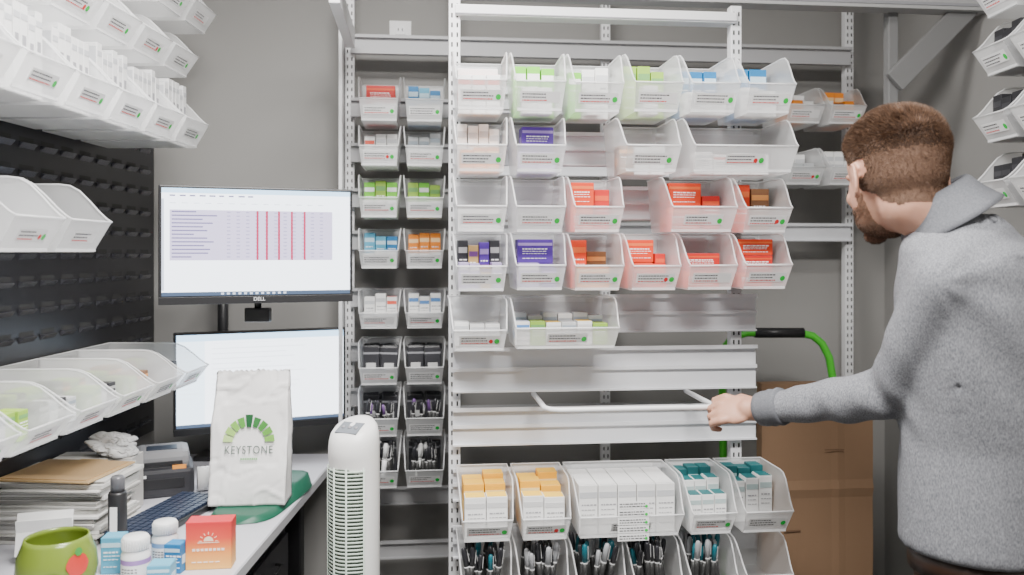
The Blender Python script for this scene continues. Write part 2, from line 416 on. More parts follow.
for zz,g_ in((-.075,.0),(-.075,.008),(-.030,.008),(-.030,.0)):
    for i in range(n):
        a=2*PI*i/n; ca,sa=math.cos(a),math.sin(a); k=(abs(ca)**2.3+abs(sa)**2.3)**(-1/2.3)
        vs.append(PEL+U*zz+Lf*((.172+g_)*ca*k)+F*((.122+g_)*sa*k))
for k in range(3):
    for i in range(n): j=(i+1)%n; fs.append((k*n+i,k*n+j,(k+1)*n+j,(k+1)*n+i))
b.add(vs,fs,M_BELT,True); pobj('belt',b.mesh('belt'),'dark brown leather belt')
for s in(-1,1):
    an=PEL+Lf*s*.10-F*.01; b=MB(); m_=mat('brown_shoe',(.08,.04,.025),.4)
    A=[F,Lf,U]; c=Vector((an.x,an.y,.045)); b.ell(c-F*.02,A,(.065,.045,.06),m_); b.ell(c+F*.09-U*.008,A,(.10,.048,.042),m_)
    for v in b.v: v.z=max(v.z,.012)
    b.box((0,0,0),(.285,.09,.014),M_DARK,M=Matrix.Translation(Vector((c.x,c.y,.007))+F*.055)@RZ(math.atan2(F.y,F.x)),bev=.004)
    pobj('shoe',b.mesh('shoe'))
print('person done',time.time()-T0)
# ---------------------------------------------------------------- room
TH=math.radians(6)
RM=T((0,2,0))@RZ(TH)
def structure(name,c,d,m,M=None):
    b=MB(); b.box(c,d,m); return obj(name,b.mesh(name),M or Matrix.Identity(4),kind='structure')
structure('floor',(0.05,.9,-.05),(3.5,5.4,.1),M_FLOOR)
structure('ceiling',(0.05,.9,2.75),(3.5,5.4,.1),M_CEIL)
structure('wall_back',(.10,1.06,1.35),(2.9,.1,2.7),M_WALL,RM)
structure('wall_left',(-1.26,.9,1.35),(.1,5.4,2.7),M_WALL)
structure('wall_right',(1.43,.9,1.35),(.1,5.4,2.7),M_WALL)
structure('baseboard_back',(.10,1.0,.05),(2.6,.012,.1),M_WHITEWALL,RM)
# ---------------------------------------------------------------- storage bins
BINC={}
def bin_mesh(W,D,H):
    k=(round(W,3),round(D,3),round(H,3))
    if k in BINC: return BINC[k]
    xb,xt=W/2-.015,W/2-.0035
    FR=.44; yb,yt=.022,-.016
    def X(z): return xb+(xt-xb)*z/H
    prof=[(D,H),(D*.38,H),(D*.29,H*.98),(D*.21,H*.90),(D*.12,H*.74),(D*.05,H*.60),(-.004,H*.49),(yt,H*FR)]
    b=MB()
    for sgn in(-1,1):
        pts=[(sgn*X(0),yb,0),(sgn*X(0),D,0)]+[(sgn*X(z),y,z) for y,z in prof]
        b.quad(pts if sgn>0 else pts[::-1],M_BIN)
    b.quad([(-X(0),yb,0),(X(0),yb,0),(X(H*FR),yt,H*FR),(-X(H*FR),yt,H*FR)],M_FRONT)
    b.quad([(-X(0),D,0),(-X(H),D,H),(X(H),D,H),(X(0),D,0)],M_BIN)
    b.quad([(-X(0),yb,0),(-X(0),D,0),(X(0),D,0),(X(0),yb,0)],M_BIN)
    path=[(-X(z),y,z) for y,z in prof]+[(X(z),y,z) for y,z in prof[::-1]]
    b.tube(path,.0021,M_RIM,5,closed=True)
    b.box((0,yb-.002,.004),(2*xb,.005,.006),M_RIM)
    b.box((0,D+.003,H-.012),(W*.8,.006,.010),M_RIM)
    labs=[]
    def fy(z): return yb+(yt-yb)*z/(H*FR)-.0016
    for v in range(4):
        l=MB(); rnd=random.Random(v*13+int(W*1000))
        lw=min(W*.70,.096); z0=H*.13; z1=z0+min(.024,H*.20); xo=0
        def q(x0,x1,a,c,m,off=0):
            l.quad([(x0,fy(a)-off,a),(x1,fy(a)-off,a),(x1,fy(c)-off,c),(x0,fy(c)-off,c)],m)
        q(xo-lw/2,xo+lw/2,z0,z1,M_LABEL)
        nl=3
        for r in range(nl):
            zz=z1-.003-(r+.5)*(z1-z0-.004)/nl; x=xo-lw/2+.005
            end=xo+lw*(.5-.14-(.25*rnd.random()))
            mm=M_RED if (r==2 and v!=1) else M_INK
            while x<end:
                w=.002+.005*rnd.random()
                if x+w>end: break
                q(x,x+w,zz-.0012,zz+.0012,mm,.0005); x+=w+.0016
        if v!=3:
            cx=xo+lw/2-.008; cz=z0+.009
            l.quad([(cx+.0062*math.cos(a*PI/6),fy(cz+.0062*math.sin(a*PI/6))-.0008,cz+.0062*math.sin(a*PI/6)) for a in range(12)],M_GRN)
            if v==2: l.quad([(cx-.014+.005*math.cos(a*PI/6),fy(cz+.005*math.sin(a*PI/6))-.0008,cz+.005*math.sin(a*PI/6)) for a in range(12)],M_RED)
        labs.append(l.mesh('bin_label'))
    BINC[k]=(b.mesh('bin_body'),labs); return BINC[k]
NB=[0]
def add_bin(M,W,D,H,group,label='clear plastic storage bin with printed white label'):
    body,labs=bin_mesh(W,D,H); NB[0]+=1
    e=empty('storage_bin',M,label,'storage bin',group)
    obj('bin_body',body,None,e); obj('bin_label',labs[random.choice([0,0,1,2,3])],None,e)
    return M
WHT=(.82,.82,.81)
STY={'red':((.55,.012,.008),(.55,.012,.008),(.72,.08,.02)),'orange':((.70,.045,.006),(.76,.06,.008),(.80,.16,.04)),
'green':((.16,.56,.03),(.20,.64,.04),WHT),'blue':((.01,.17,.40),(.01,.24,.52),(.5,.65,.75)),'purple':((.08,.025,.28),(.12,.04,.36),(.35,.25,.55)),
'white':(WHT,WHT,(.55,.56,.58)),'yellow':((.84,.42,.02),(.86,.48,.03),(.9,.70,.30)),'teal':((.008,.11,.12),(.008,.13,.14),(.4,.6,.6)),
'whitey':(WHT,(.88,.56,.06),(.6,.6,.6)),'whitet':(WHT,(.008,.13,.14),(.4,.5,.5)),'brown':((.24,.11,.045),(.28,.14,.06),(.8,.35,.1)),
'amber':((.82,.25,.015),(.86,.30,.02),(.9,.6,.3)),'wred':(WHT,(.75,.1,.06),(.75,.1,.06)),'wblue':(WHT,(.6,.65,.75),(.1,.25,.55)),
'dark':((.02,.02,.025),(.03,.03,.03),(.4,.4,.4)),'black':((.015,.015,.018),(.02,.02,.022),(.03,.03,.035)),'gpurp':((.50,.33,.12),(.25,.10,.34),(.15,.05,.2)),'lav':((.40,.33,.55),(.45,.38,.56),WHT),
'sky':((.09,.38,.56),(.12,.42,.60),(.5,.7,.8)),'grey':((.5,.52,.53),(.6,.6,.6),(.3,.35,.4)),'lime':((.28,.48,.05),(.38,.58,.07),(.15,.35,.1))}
CC={}
NAMEC={'red':'red','orange':'orange-red','green':'green','blue':'blue','purple':'purple','white':'plain white','yellow':'yellow','teal':'dark teal','whitey':'white and yellow','whitet':'white and teal','brown':'brown','amber':'amber','wred':'white and red','wblue':'white and blue','dark':'black','black':'plain black','gpurp':'gold and purple','lav':'lavender','sky':'sky blue','grey':'grey','lime':'lime green'}
def carton_mesh(w,d,h,st):
    k=(round(w,3),round(d,3),round(h,3),st)
    if k in CC: return CC[k]
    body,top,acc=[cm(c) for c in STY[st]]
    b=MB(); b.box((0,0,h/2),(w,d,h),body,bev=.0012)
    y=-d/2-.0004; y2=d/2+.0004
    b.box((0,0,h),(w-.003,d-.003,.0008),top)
    b.box((0,-d/2+.004,h+.0004),(w-.006,.0006,.0004),M_INKG)
    b.box((0,y,h*.80),(w-.003,.0006,h*.12),acc); b.box((0,y2,h*.80),(w-.003,.0006,h*.12),acc)
    rnd=random.Random(int(w*1000+h*377))
    for r,zz in enumerate((.6,.5,.4,.2)):
        x=-w*.36; 
        while x<w*.3:
            L=.003+.006*rnd.random(); b.box((x+L/2,y-.0002,h*zz),(L,.0006,.0016 if r else .003),M_INKG if (STY[st][0]==WHT or st=='black') else M_LABEL); x+=L+.002
    for sx in(-1,1):
        b.box((sx*(w/2+.0002),0,h*.45),(.0006,d*.6,h*.3),acc)
    CC[k]=b.mesh('product_box'); return CC[k]
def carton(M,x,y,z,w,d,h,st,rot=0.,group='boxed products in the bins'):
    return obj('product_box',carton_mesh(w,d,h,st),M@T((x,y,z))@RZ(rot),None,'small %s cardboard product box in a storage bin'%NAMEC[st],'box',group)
def cart_row(M,W,st,n,w,h,y=.13,d=.05,z=.002,stack=1,x0=None,group='boxed products in the bins',jit=True):
    if isinstance(st,str): st=[st]
    if n*(w+.002)>W-.031: w=(W-.031)/n-.002
    tot=n*(w+.002); s=(-tot/2 if x0 is None else x0)
    for k in range(stack):
        for i in range(n):
            hh=h*(random.choice((1,.96,.9,1)) if (jit and stack==1) else 1)
            carton(M,s+(i+.5)*(w+.002),y+(random.uniform(-.003,.003) if jit else 0),z+k*(h+.0015),w,d,hh,random.choice(st) if len(st)>1 else st[0],random.uniform(-.02,.02) if jit else 0,group)
PENC={}
def pen_mesh(colkey):
    if colkey in PENC: return PENC[colkey]
    c={'black':(.025,.025,.03),'teal':(.01,.14,.18),'silver':(.40,.41,.43),'white':(.8,.8,.8),'purple':(.2,.1,.3)}[colkey]
    b=MB(); m=cm(c,.3)
    b.lathe([(.004,0),(.0062,.002),(.0066,.05),(.0066,.07)],cm((.03,.03,.03),.3) if colkey!='white' else m,10)
    b.lathe([(.0068,.07),(.0068,.074)],cm((.6,.6,.6),.25),10)
    b.lathe([(.0065,.074),(.0065,.105),(.005,.114),(.002,.116)],m,10)
    b.box((.0074,0,.095),(.0014,.003,.03),cm((.6,.6,.6),.25))
    PENC[colkey]=b.mesh('pen'); return PENC[colkey]
PL={'black':'slim black pen standing in a storage bin','teal':'slim pen with teal cap in a storage bin','silver':'slim silver-capped pen in a storage bin','white':'slim white pen in a storage bin','purple':'slim pen with purple cap in a storage bin'}
def pens(M,W,D,n,keys,ysp=(.040,.17),sc=1.,lean=.14):
    nx=max(3,int(n/3)); c=0
    for j in range(3):
        for i in range(nx):
            if c>=n: return
            x=-W/2+.028+(W-.056)*(i+.5*(j%2)*.6)/(nx-.4); y=ysp[0]+(ysp[1]-ysp[0])*(j+.3)/3
            a=random.uniform(-lean,lean)
            if abs(x)>W/2-.032: a=-.08*(1 if x>0 else -1)
            k=random.choice(keys)
            obj('pen',pen_mesh(k),M@T((x,y,.004))@RY(a)@RX(random.uniform(-.10,.15))@Matrix.Scale(sc*random.uniform(.85,1.05),4),None,PL[k],'pen','pens in the bins'); c+=1
PO=MB(); PO.box((0,0,.055),(.05,.006,.11),cm((.03,.03,.035),.3),bev=.0025); PO.box((0,-.0034,.09),(.05,.0008,.006),cm((.25,.25,.27),.3)); PO.box((0,-.0036,.05),(.03,.0008,.02),cm((.5,.5,.5),.4))
PO=PO.mesh('packet')
def packets(M,W,n,y0=.040,y1=.18):
    for i in range(n):
        x=(-1 if i%2 else 1)*W*.2; y=y0+(y1-y0)*(i+.5)/n
        obj('packet',PO,M@T((x,y,.004))@RX(-.15)@RZ(random.uniform(-.10,.10))@RY(random.uniform(-.06,.06)),None,'flat black foil packet standing in a storage bin','packet','packets in the bins')
# ---------------------------------------------------------------- racks
def upright_mesh(h,w=.03,d=.03):
    b=MB(); b.box((0,0,h/2),(w,d,h),M_METAL,bev=.002)
    z=.04
    while z<h-.02:
        for x in(-.007,.007): b.box((x,-d/2-.0003,z),(.0042,.001,.012),M_DARK)
        z+=.0254
    b.box((0,0,.006),(w*2,d*2.4,.012),M_METAL,bev=.002)
    return b.mesh('upright')
def rail_mesh(L,h,mr=None):
    mr=mr or M_RAIL
    b=MB(); b.box((0,0,0),(L,.004,h),mr)
    b.box((0,-.008,h/2-.004),(L,.016,.004),mr); b.box((0,-.015,h/2-.001),(L,.003,.010),mr)
    b.box((0,-.006,-h/2+.004),(L,.012,.004),mr)
    if h>.06:
        b.box((0,-.006,0),(L,.012,.003),mr); b.box((0,-.011,.004),(L,.003,.009),mr)
    return b.mesh('rail')
UP=upright_mesh(2.12); UPT=upright_mesh(2.36)
def rack(name,u,v,label):
    W0=RM@T((u,v,0)); e=empty(name,W0,label,'shelving rack'); return e,W0
fr,FW=rack('sliding_shelving_rack',.27,.225,'white slotted steel rack with louvered rails holding plastic bins')
def part(name,me,parent,PW,u,v,z): return obj(name,me,PW.inverted()@RM@T((u,v,z)),parent)
V_R=.232
part('upright',UP,fr,FW,-.125,.262,0); part('upright',UP,fr,FW,.637,.262,0)
b=MB(); b.box((0,0,0),(.76,.05,.030),M_METAL,bev=.003); b.box((0,-.026,-.010),(.76,.003,.003),M_INKG)
part('top_beam',b.mesh('top_beam'),fr,FW,.256,.262,2.085)
b=MB(); b.box((0,0,0),(.83,.05,.05),M_METAL,bev=.003); part('base_beam',b.mesh('base_beam'),fr,FW,.256,.262,.05)
ROWZ=[1.788,1.643,1.502,1.362,1.222,.770,.622]
C=[-.141,-.002,.137,.276,.414,.553,.690]
for z in ROWZ[:4]+ROWZ[5:]:
    part('rail',rail_mesh(.815,.085),fr,FW,.277,V_R,z+.077)
for z,h in ((1.288,.098),(1.143,.115),(.996,.098),(.47,.085),(.32,.085)):
    part('rail',rail_mesh(.815,h),fr,FW,.277,V_R,z)
b=MB(); r=.0065
b.tube([(0,.24,0),(0,.03,0),(.012,.008,0),(.03,0,0),(.38,0,0),(.398,.008,0),(.41,.03,0),(.41,.24,0)],r,M_METAL,10)
part('pull_handle',b.mesh('pull_handle'),fr,FW,.080,-.015,1.082)
HW=RM@T((.3,.5,2.13)); hd=empty('ceiling_track',HW,'grey steel overhead track with diagonal brace','track')
b=MB(); b.box((0,0,0),(1.92,.06,.06),mat('light_track_metal',(.40,.40,.40),.5),bev=.003); b.box((0,-.031,-.015),(1.92,.003,.008),M_INKG)
obj('track_beam',b.mesh('track_beam'),T((.22,-.15,.050)),hd)
b=MB(); b.box((0,0,0),(.36,.02,.065),M_TRACK,bev=.003)
obj('diagonal_brace',b.mesh('diagonal_brace'),T((.975,-.15,-.060))@RY(-.78),hd)
b=MB(); b.box((0,0,0),(.030,.03,.75),M_TRACK,bev=.003); obj('end_post',b.mesh('end_post'),T((.855,-.12,.0)),hd)
b=MB(); b.box((0,0,0),(.03,.50,.06),M_METAL,bev=.003); obj('side_arm',b.mesh('side_arm'),T((-.74,.05,.01)),hd)
br,BW=rack('wall_shelving_rack',.3,.93,'white slotted steel rack along the rear wall with rails and bins')
for u in(-.450,-.105,.42,1.300): part('upright',UPT,br,BW,u,.915,0)
b=MB(); b.box((0,0,0),(.012,.10,2.3),M_METAL,bev=.002); part('side_panel',b.mesh('side_panel'),br,BW,-.474,.88,1.16)
for z in(2.14,1.93,1.78,1.63,1.49,1.30,1.12,.97,.81,.64,.46):
    part('rail',rail_mesh(.34,.06,M_RAIL2),br,BW,-.275,.885,z)
for z in(2.14,1.95,1.74,1.52): part('rail',rail_mesh(1.38,.06,M_RAIL2 if z>2 else None),br,BW,.605,.885,z)
for z in(.9,.6): part('rail',rail_mesh(1.38,.07,M_RAIL2),br,BW,.605,.885,z)
# ---------------------------------------------------------------- front bins
BD=.205
def fb(u0,u1,z,H,grp,v=0.,D=BD,label='clear plastic storage bin with printed white label',yaw=None):
    W=u1-u0-.003
    tilt=yaw if yaw is not None else random.uniform(-.010,.010)
    M=RM@T(((u0+u1)/2,v,z))@RZ(tilt)@T((0,D,0))@RX(random.uniform(.0,.018) if (v<.5 and yaw is None) else 0)@T((0,-D,0))
    add_bin(M,W,D,H,grp,label); return M,W
G='storage bins on the sliding rack'
H1=.148
z=ROWZ[0]
for i in range(6):
    M,W=fb(C[i],C[i+1],z,H1,G,v=-.020 if i>2 else 0,D=.225 if i>2 else BD)
    if i==0: cart_row(M,W,'wred',3,.034,.095,y=.11); carton(M,0,.165,.002,.1,.05,.12,'white')
    if i==1: cart_row(M,W,'green',3,.036,.128,y=.16); cart_row(M,W,'white',2,.036,.07,y=.09)
    if i==2: cart_row(M,W,['green','white'],3,.036,.128,y=.16); cart_row(M,W,'white',1,.036,.07,y=.09,x0=-.02)
    if i==3: cart_row(M,W,['green','lime'],3,.036,.13,y=.16); cart_row(M,W,'white',1,.036,.07,y=.09)
    if i==4: cart_row(M,W,['white','blue'],3,.036,.12,y=.16); cart_row(M,W,'white',2,.05,.055,y=.09)
    if i==5: cart_row(M,W,'blue',2,.045,.135,y=.165); cart_row(M,W,['brown','white'],2,.045,.07,y=.10)
HH=.136
z=ROWZ[1]
M,W=fb(C[0],C[1],z,HH,G); cart_row(M,W,'white',4,.026,.125,y=.15); cart_row(M,W,['white','amber'],3,.03,.06,y=.09)
M,W=fb(C[1],C[2],z,HH,G); carton(M,.004,.15,.002,.085,.05,.06,'purple'); carton(M,.008,.15,.0635,.08,.05,.058,'purple',.04); cart_row(M,W,'lav',2,.045,.05,y=.09)
M,W=fb(C[3]-.02,C[4]-.005,z,HH,G,v=-.02,D=.225,yaw=0); cart_row(M,W,['brown','white'],3,.04,.07,y=.13)
M,W=fb(C[4]+.003,C[6]-.002,z,HH,G,v=-.035,D=.237,yaw=-.022,label='wide clear plastic bin jutting forward with white label'); cart_row(M,W,['white','wred'],4,.045,.055,y=.12)
z=ROWZ[2]
M,W=fb(C[0],C[1],z,HH,G); cart_row(M,W,'white',3,.034,.06,y=.13)
M,W=fb(C[1],C[2],z,HH,G,label='empty clear plastic storage bin with white label')
M,W=fb(C[2],C[3],z,HH,G); carton(M,-.022,.13,.002,.058,.07,.062,'orange'); carton(M,-.022,.13,.0655,.058,.07,.058,'orange',.04); carton(M,.030,.14,.002,.038,.07,.105,'red')
M,W=fb(.3725,C[5],z,HH,G); carton(M,-.02,.13,.002,.085,.07,.062,'orange'); carton(M,-.02,.13,.0655,.085,.07,.058,'orange',.08); carton(M,.050,.13,.002,.045,.07,.09,'red')
M,W=fb(C[5],C[6],z,HH,G); carton(M,-.026,.14,.002,.047,.07,.12,'orange'); carton(M,.025,.14,.002,.047,.07,.11,'brown')
z=ROWZ[3]
for i in range(6):
    M,W=fb(C[i],C[i+1],z,HH,G)
    if i==0: cart_row(M,W,['gpurp','purple','dark'],4,.027,.118,y=.13); cart_row(M,W,['lav','purple','gpurp'],4,.027,.065,y=.07)
    if i==1: carton(M,0,.13,.002,.092,.06,.060,'purple'); carton(M,0,.13,.0635,.088,.06,.058,'purple'); carton(M,-.022,.07,.002,.05,.05,.062,'lav'); carton(M,.027,.07,.002,.035,.05,.050,'purple')
    if i==2: carton(M,-.030,.13,.002,.040,.06,.118,'orange'); carton(M,.020,.15,.002,.05,.05,.09,'brown'); carton(M,0,.08,.002,.08,.03,.055,'amber')
    if i==3: carton(M,-.014,.14,.002,.072,.07,.062,'orange'); carton(M,-.014,.14,.0655,.072,.07,.056,'orange',.05); carton(M,.039,.13,.002,.026,.06,.085,'red'); carton(M,0,.07,.002,.08,.04,.060,'orange')
    if i==4: carton(M,0,.12,.002,.093,.08,.044,'orange'); carton(M,0,.12,.0475,.093,.08,.040,'red',.03)
    if i==5: 
        for k,s in enumerate(('orange','red','orange')): carton(M,0,.12,.002+.0405*k,.092,.08,.039,s,.03*k)
z=ROWZ[4]
M,W=fb(C[0]-.008,C[1],z,.118,G); cart_row(M,W,'white',3,.038,.06,y=.12)
M,W=fb(C[1],.265,z,.118,G,yaw=0); cart_row(M,W,['whitey','grey','wblue','white','lime'],6,.038,.058,y=.11); cart_row(M,W,['grey','white'],6,.038,.075,y=.17)
z=ROWZ[5]; v=-.005
E6=[-.128,.012,.148,.42,.55,.69]
for a in(0,1):
    M,W=fb(E6[a],E6[a+1],z,.136,G,v,yaw=0)
    cart_row(M,W,'whitey',2,.050,.098,y=.060,d=.045); cart_row(M,W,'yellow',2,.050,.118,y=.119,d=.047); cart_row(M,W,'yellow',2,.050,.124,y=.177,d=.045)
M,W=fb(E6[2],E6[3],z,.136,G,v,label='wide clear plastic bin packed with white boxes',yaw=0)
cart_row(M,W,'white',5,.046,.118,y=.120,d=.158,jit=False)
for k in range(5):
    b=MB(); b.box((0,0,0),(.075,.0008,.017),M_LABEL)
    for r in range(2):
        x=-.033
        while x<.028:
            L=random.uniform(.003,.009); b.box((x+L/2,-.0007,.003-r*.006),(L,.0006,.002),M_INK); x+=L+.002
    b.quad([(.031+.0035*math.cos(a*PI/6),-.0012,-.003+.0035*math.sin(a*PI/6)) for a in range(12)],M_GRN)
    obj('sticky_label',b.mesh('sticky_label'),M@T((0.0,-.0210+.0004*k,.088-.019*k)),None,'small printed white sticker on a bin front','sticker','stickers on the wide bin')
for a in(3,4):
    M,W=fb(E6[a],E6[a+1],z,.136,G,v,yaw=0)
    if a==3: cart_row(M,W,'whitet',3,.034,.098,y=.060,d=.045)
    cart_row(M,W,'whitet',3,.034,.114,y=.119,d=.047); cart_row(M,W,'teal',3,.034,.126,y=.177,d=.045)
z=ROWZ[6]; keys=[['teal','black','black'],['black','silver','black'],['black','teal','silver'],['black','black','teal'],['teal','silver','black','teal']]
E7=[-.128,.008,.143,.28,.417,.553,.690]
for i in range(6):
    M,W=fb(E7[i],E7[i+1],z,.125,G,v,label='clear plastic bin of loose pens' if i<5 else 'empty clear plastic storage bin with white label',yaw=0)
    if i<5: pens(M,W,BD,24,keys[i],sc=1.05,lean=.20)
# ---------------------------------------------------------------- back-left bins
GL='storage bins on the rear rack'
cols=[(-.412,-.272),(-.272,-.133)]
spec=[(1.858,.145,'red','blue'),(1.720,.13,'white','grey'),(1.560,.135,'lime','green'),(1.402,.125,'blue','amber'),(1.216,.115,'white','wblue'),(1.042,.13,'pk','pk'),(.882,.14,'pk2','pk2'),(.722,.14,'pn','pn')]
for z,H,a,c2 in spec:
    for (u0,u1),k in zip(cols,(a,c2)):
        M,W=fb(u0,u1,z,H,GL,.655)
        if k=='pk' : packets(M,W,14)
        elif k=='pk2': packets(M,W,9,.09,.18); pens(M,W,.2,9,['black','purple','black'],ysp=(.035,.085),sc=.9); 
        elif k=='pn': packets(M,W,4,.14,.18); pens(M,W,.2,21,['black','white','black','black'],ysp=(.040,.14),sc=1.1)
        else:
            alt={'blue':['blue','sky'],'white':['white','wred'],'grey':['white','grey'],'lime':['lime','green'],'green':['green','lime'],'amber':['amber'],'wblue':['wblue']}.get(k)
            if k=='red': carton(M,0,.15,.002,.092,.06,.065,'red'); carton(M,0,.15,.0685,.092,.06,.06,'red'); cart_row(M,W,'white',3,.034,.06,y=.07)
            else: cart_row(M,W,alt,3,.036,H*.88,y=.15); cart_row(M,W,['white'],3,.036,H*.4,y=.08)
for z,st in((1.872,['brown','amber','white']),(1.672,['white','grey'])):
    for u0,u1 in((.95,1.095),(1.095,1.235)):
        M,W=fb(u0,u1,z,.125,GL,.655); cart_row(M,W,st,3,.036,.12,y=.15); cart_row(M,W,st,3,.036,.08,y=.08)
# ---------------------------------------------------------------- left wall: panel + bins
XL=-1.21
b=MB(); y0,y1,z0,z1=.7,2.84,.86,1.82
b.box((0,(y0+y1)/2,(z0+z1)/2),(.012,y1-y0,z1-z0),M_PEG)
zz=z0+.03
while zz<z1-.02:
    yy=y0+.05
    while yy<y1-.04:
        vs=[(.006,yy-.033,zz),(.006,yy+.033,zz),(.006,yy-.033,zz+.015),(.006,yy+.033,zz+.015),(.018,yy-.031,zz+.013),(.018,yy+.031,zz+.013)]
        b.add(vs,[(0,1,5,4),(4,5,3,2),(0,4,2),(1,3,5)],M_LOUVR)
        b.add([(.0065,yy-.031,zz+.0155),(.0065,yy+.031,zz+.0155),(.0065,yy+.031,zz+.027),(.0065,yy-.031,zz+.027)],[(0,1,2,3)],M_DARK)
        yy+=.096
    zz+=.068
obj('louvered_panel',b.mesh('louvered_panel'),T((XL+.012,0,0)),None,'dark grey steel louvered wall panel with rows of slots','wall panel')
GW='storage bins on the louvered wall panel'; BDL=.276
def lb(yc,z,W,D,H,xf=-.90,g=GW,label='clear plastic storage bin with printed white label'):
    M=T((xf,yc,z))@RZ(PI/2); add_bin(M,W,D,H,g,label); return M
ED=[1.36,1.55,1.74,1.93,2.12,2.31]
GX='white boxes in the wall bins'
def slim_mesh(h):
    b=MB(); m1=cm((.72,.72,.72)); m2=cm((.50,.51,.53))
    b.box((0,0,h/2),(.0235,.055,h),m1,bev=.0012); b.box((0,-.0279,h*.86),(.021,.0006,.012),m2); b.box((0,-.0279,h*.6),(.012,.0006,.02),M_INKG)
    b.box((-.01185,0,h*.5),(.0006,.050,h*.9),m2); b.box((-.0123,0,h*.7),(.0006,.03,.012),M_INKG); b.box((0,0,h+.0002),(.019,.05,.0008),m2)
    return b.mesh('product_box')
SLM=[slim_mesh(.160),slim_mesh(.175),slim_mesh(.188)]
for i,y in enumerate(ED):
    yc=y+.095
    M=lb(yc,1.075,.187,BDL,.112)
    if i>=1:
        cart_row(M,.187,['lime','brown','dark','grey'],4,.034,.060,y=.10); cart_row(M,.187,['lime','brown','dark'],4,.034,.075,y=.17)
    M=lb(yc,1.755,.187,BDL,.15)
    for r in range(3):
        for k in range(6):
            obj('product_box',SLM[min(2,r+random.choice((0,0,1)))],M@T((-.065+.026*k,.075+.062*r,.002))@RZ(random.uniform(-.03,.03)),None,'slim upright white box in a plastic bin','box',GX)
    M=lb(yc,1.96,.187,BDL-.03,.135,xf=-.93)
    M=lb(yc+.15,2.125,.187,BDL-.03,.14,xf=-.93)
for y in(1.605,1.80): lb(y,1.452,.19,BDL,.15,label='empty clear plastic bin hanging on dark panel')
wr=MB()
for z in(2.06,2.24): wr.box((0,2.05,z),(.022,1.6,.03),M_METAL)
obj('wall_rail',wr.mesh('wall_rail'),T((XL+.012,0,0)),None,'white metal hanging rails fixed to the wall','rail')
for z in(2.015,1.875,1.715,1.558):
    for y in(2.00,1.85):
        M=T((1.13,y,z))@RZ(-PI/2); add_bin(M,.147,.225,.135,'storage bins on the side wall')
        if z<2.0:
            cart_row(M,.147,'black',3,.036,.110,y=.055,d=.05,jit=True); cart_row(M,.147,'black',2,.055,.13,y=.13,d=.06)
b=MB()
for z in(2.13,1.99,1.83,1.673): b.box((0,1.92,z),(.016,.5,.03),M_METAL)
obj('wall_rail',b.mesh('wall_rail'),T((1.3705,0,0)),None,'white metal hanging rails fixed to the wall','rail')
b=MB(); b.box((0,0,0),(.075,.006,.115),M_LABEL,bev=.002)
for s in(-1,1):
    b.box((0,-.004,s*.024),(.034,.004,.03),M_METAL,bev=.001)
    for x in(-.007,.007): b.box((x,-.0062,s*.026),(.003,.001,.01),M_DARK)
obj('wall_outlet',b.mesh('wall_outlet'),RM@T((-.285,1.006,2.20)),None,'white electrical outlet plate on the grey wall','outlet')
# ---------------------------------------------------------------- desk
DZ=.78
dk=empty('desk',T((-.9,1.7,0)),'light grey laminate desk along the wall','desk')
b=MB(); b.box((0,0,0),(.62,2.3,.032),M_DESK,bev=.005); b.box((.3105,0,0),(.002,2.29,.024),mat('desk_edge',(.45,.45,.47),.4)); obj('desk_top',b.mesh('desk_top'),T((.01,0,DZ-.016)),dk)
for y in(-1.05,1.05):
    b=MB(); b.box((-.25,0,.37),(.05,.05,.74),M_BLACK,bev=.004); b.box((.2,0,.37),(.05,.05,.74),M_BLACK,bev=.004); b.box((0,0,.725),(.55,.05,.03),M_BLACK); b.box((0,0,.015),(.6,.06,.03),M_BLACK,bev=.004)
    obj('leg',b.mesh('leg'),T((0,y,0)),dk)
e=empty('drawer_unit',T((-.93,2.35,0)),'dark grey drawer pedestal under the desk','drawer unit'); b=MB(); mdk=mat('dark_grey_steel',(.03,.03,.035),.5)
b.box((0,0,.33),(.5,.42,.62),mdk,bev=.004); obj('body',b.mesh('body'),None,e)
for k in range(3):
    b=MB(); b.box((0,0,0),(.012,.39,.18),mdk,bev=.003); d=obj('drawer',b.mesh('drawer'),T((.257,0,.13+.2*k)),e)
    b=MB(); b.tube([(0,-.06,0),(.02,-.055,0),(.02,.055,0),(0,.06,0)],.004,M_DARK,8); obj('handle',b.mesh('handle'),T((.006,0,.04)),d)
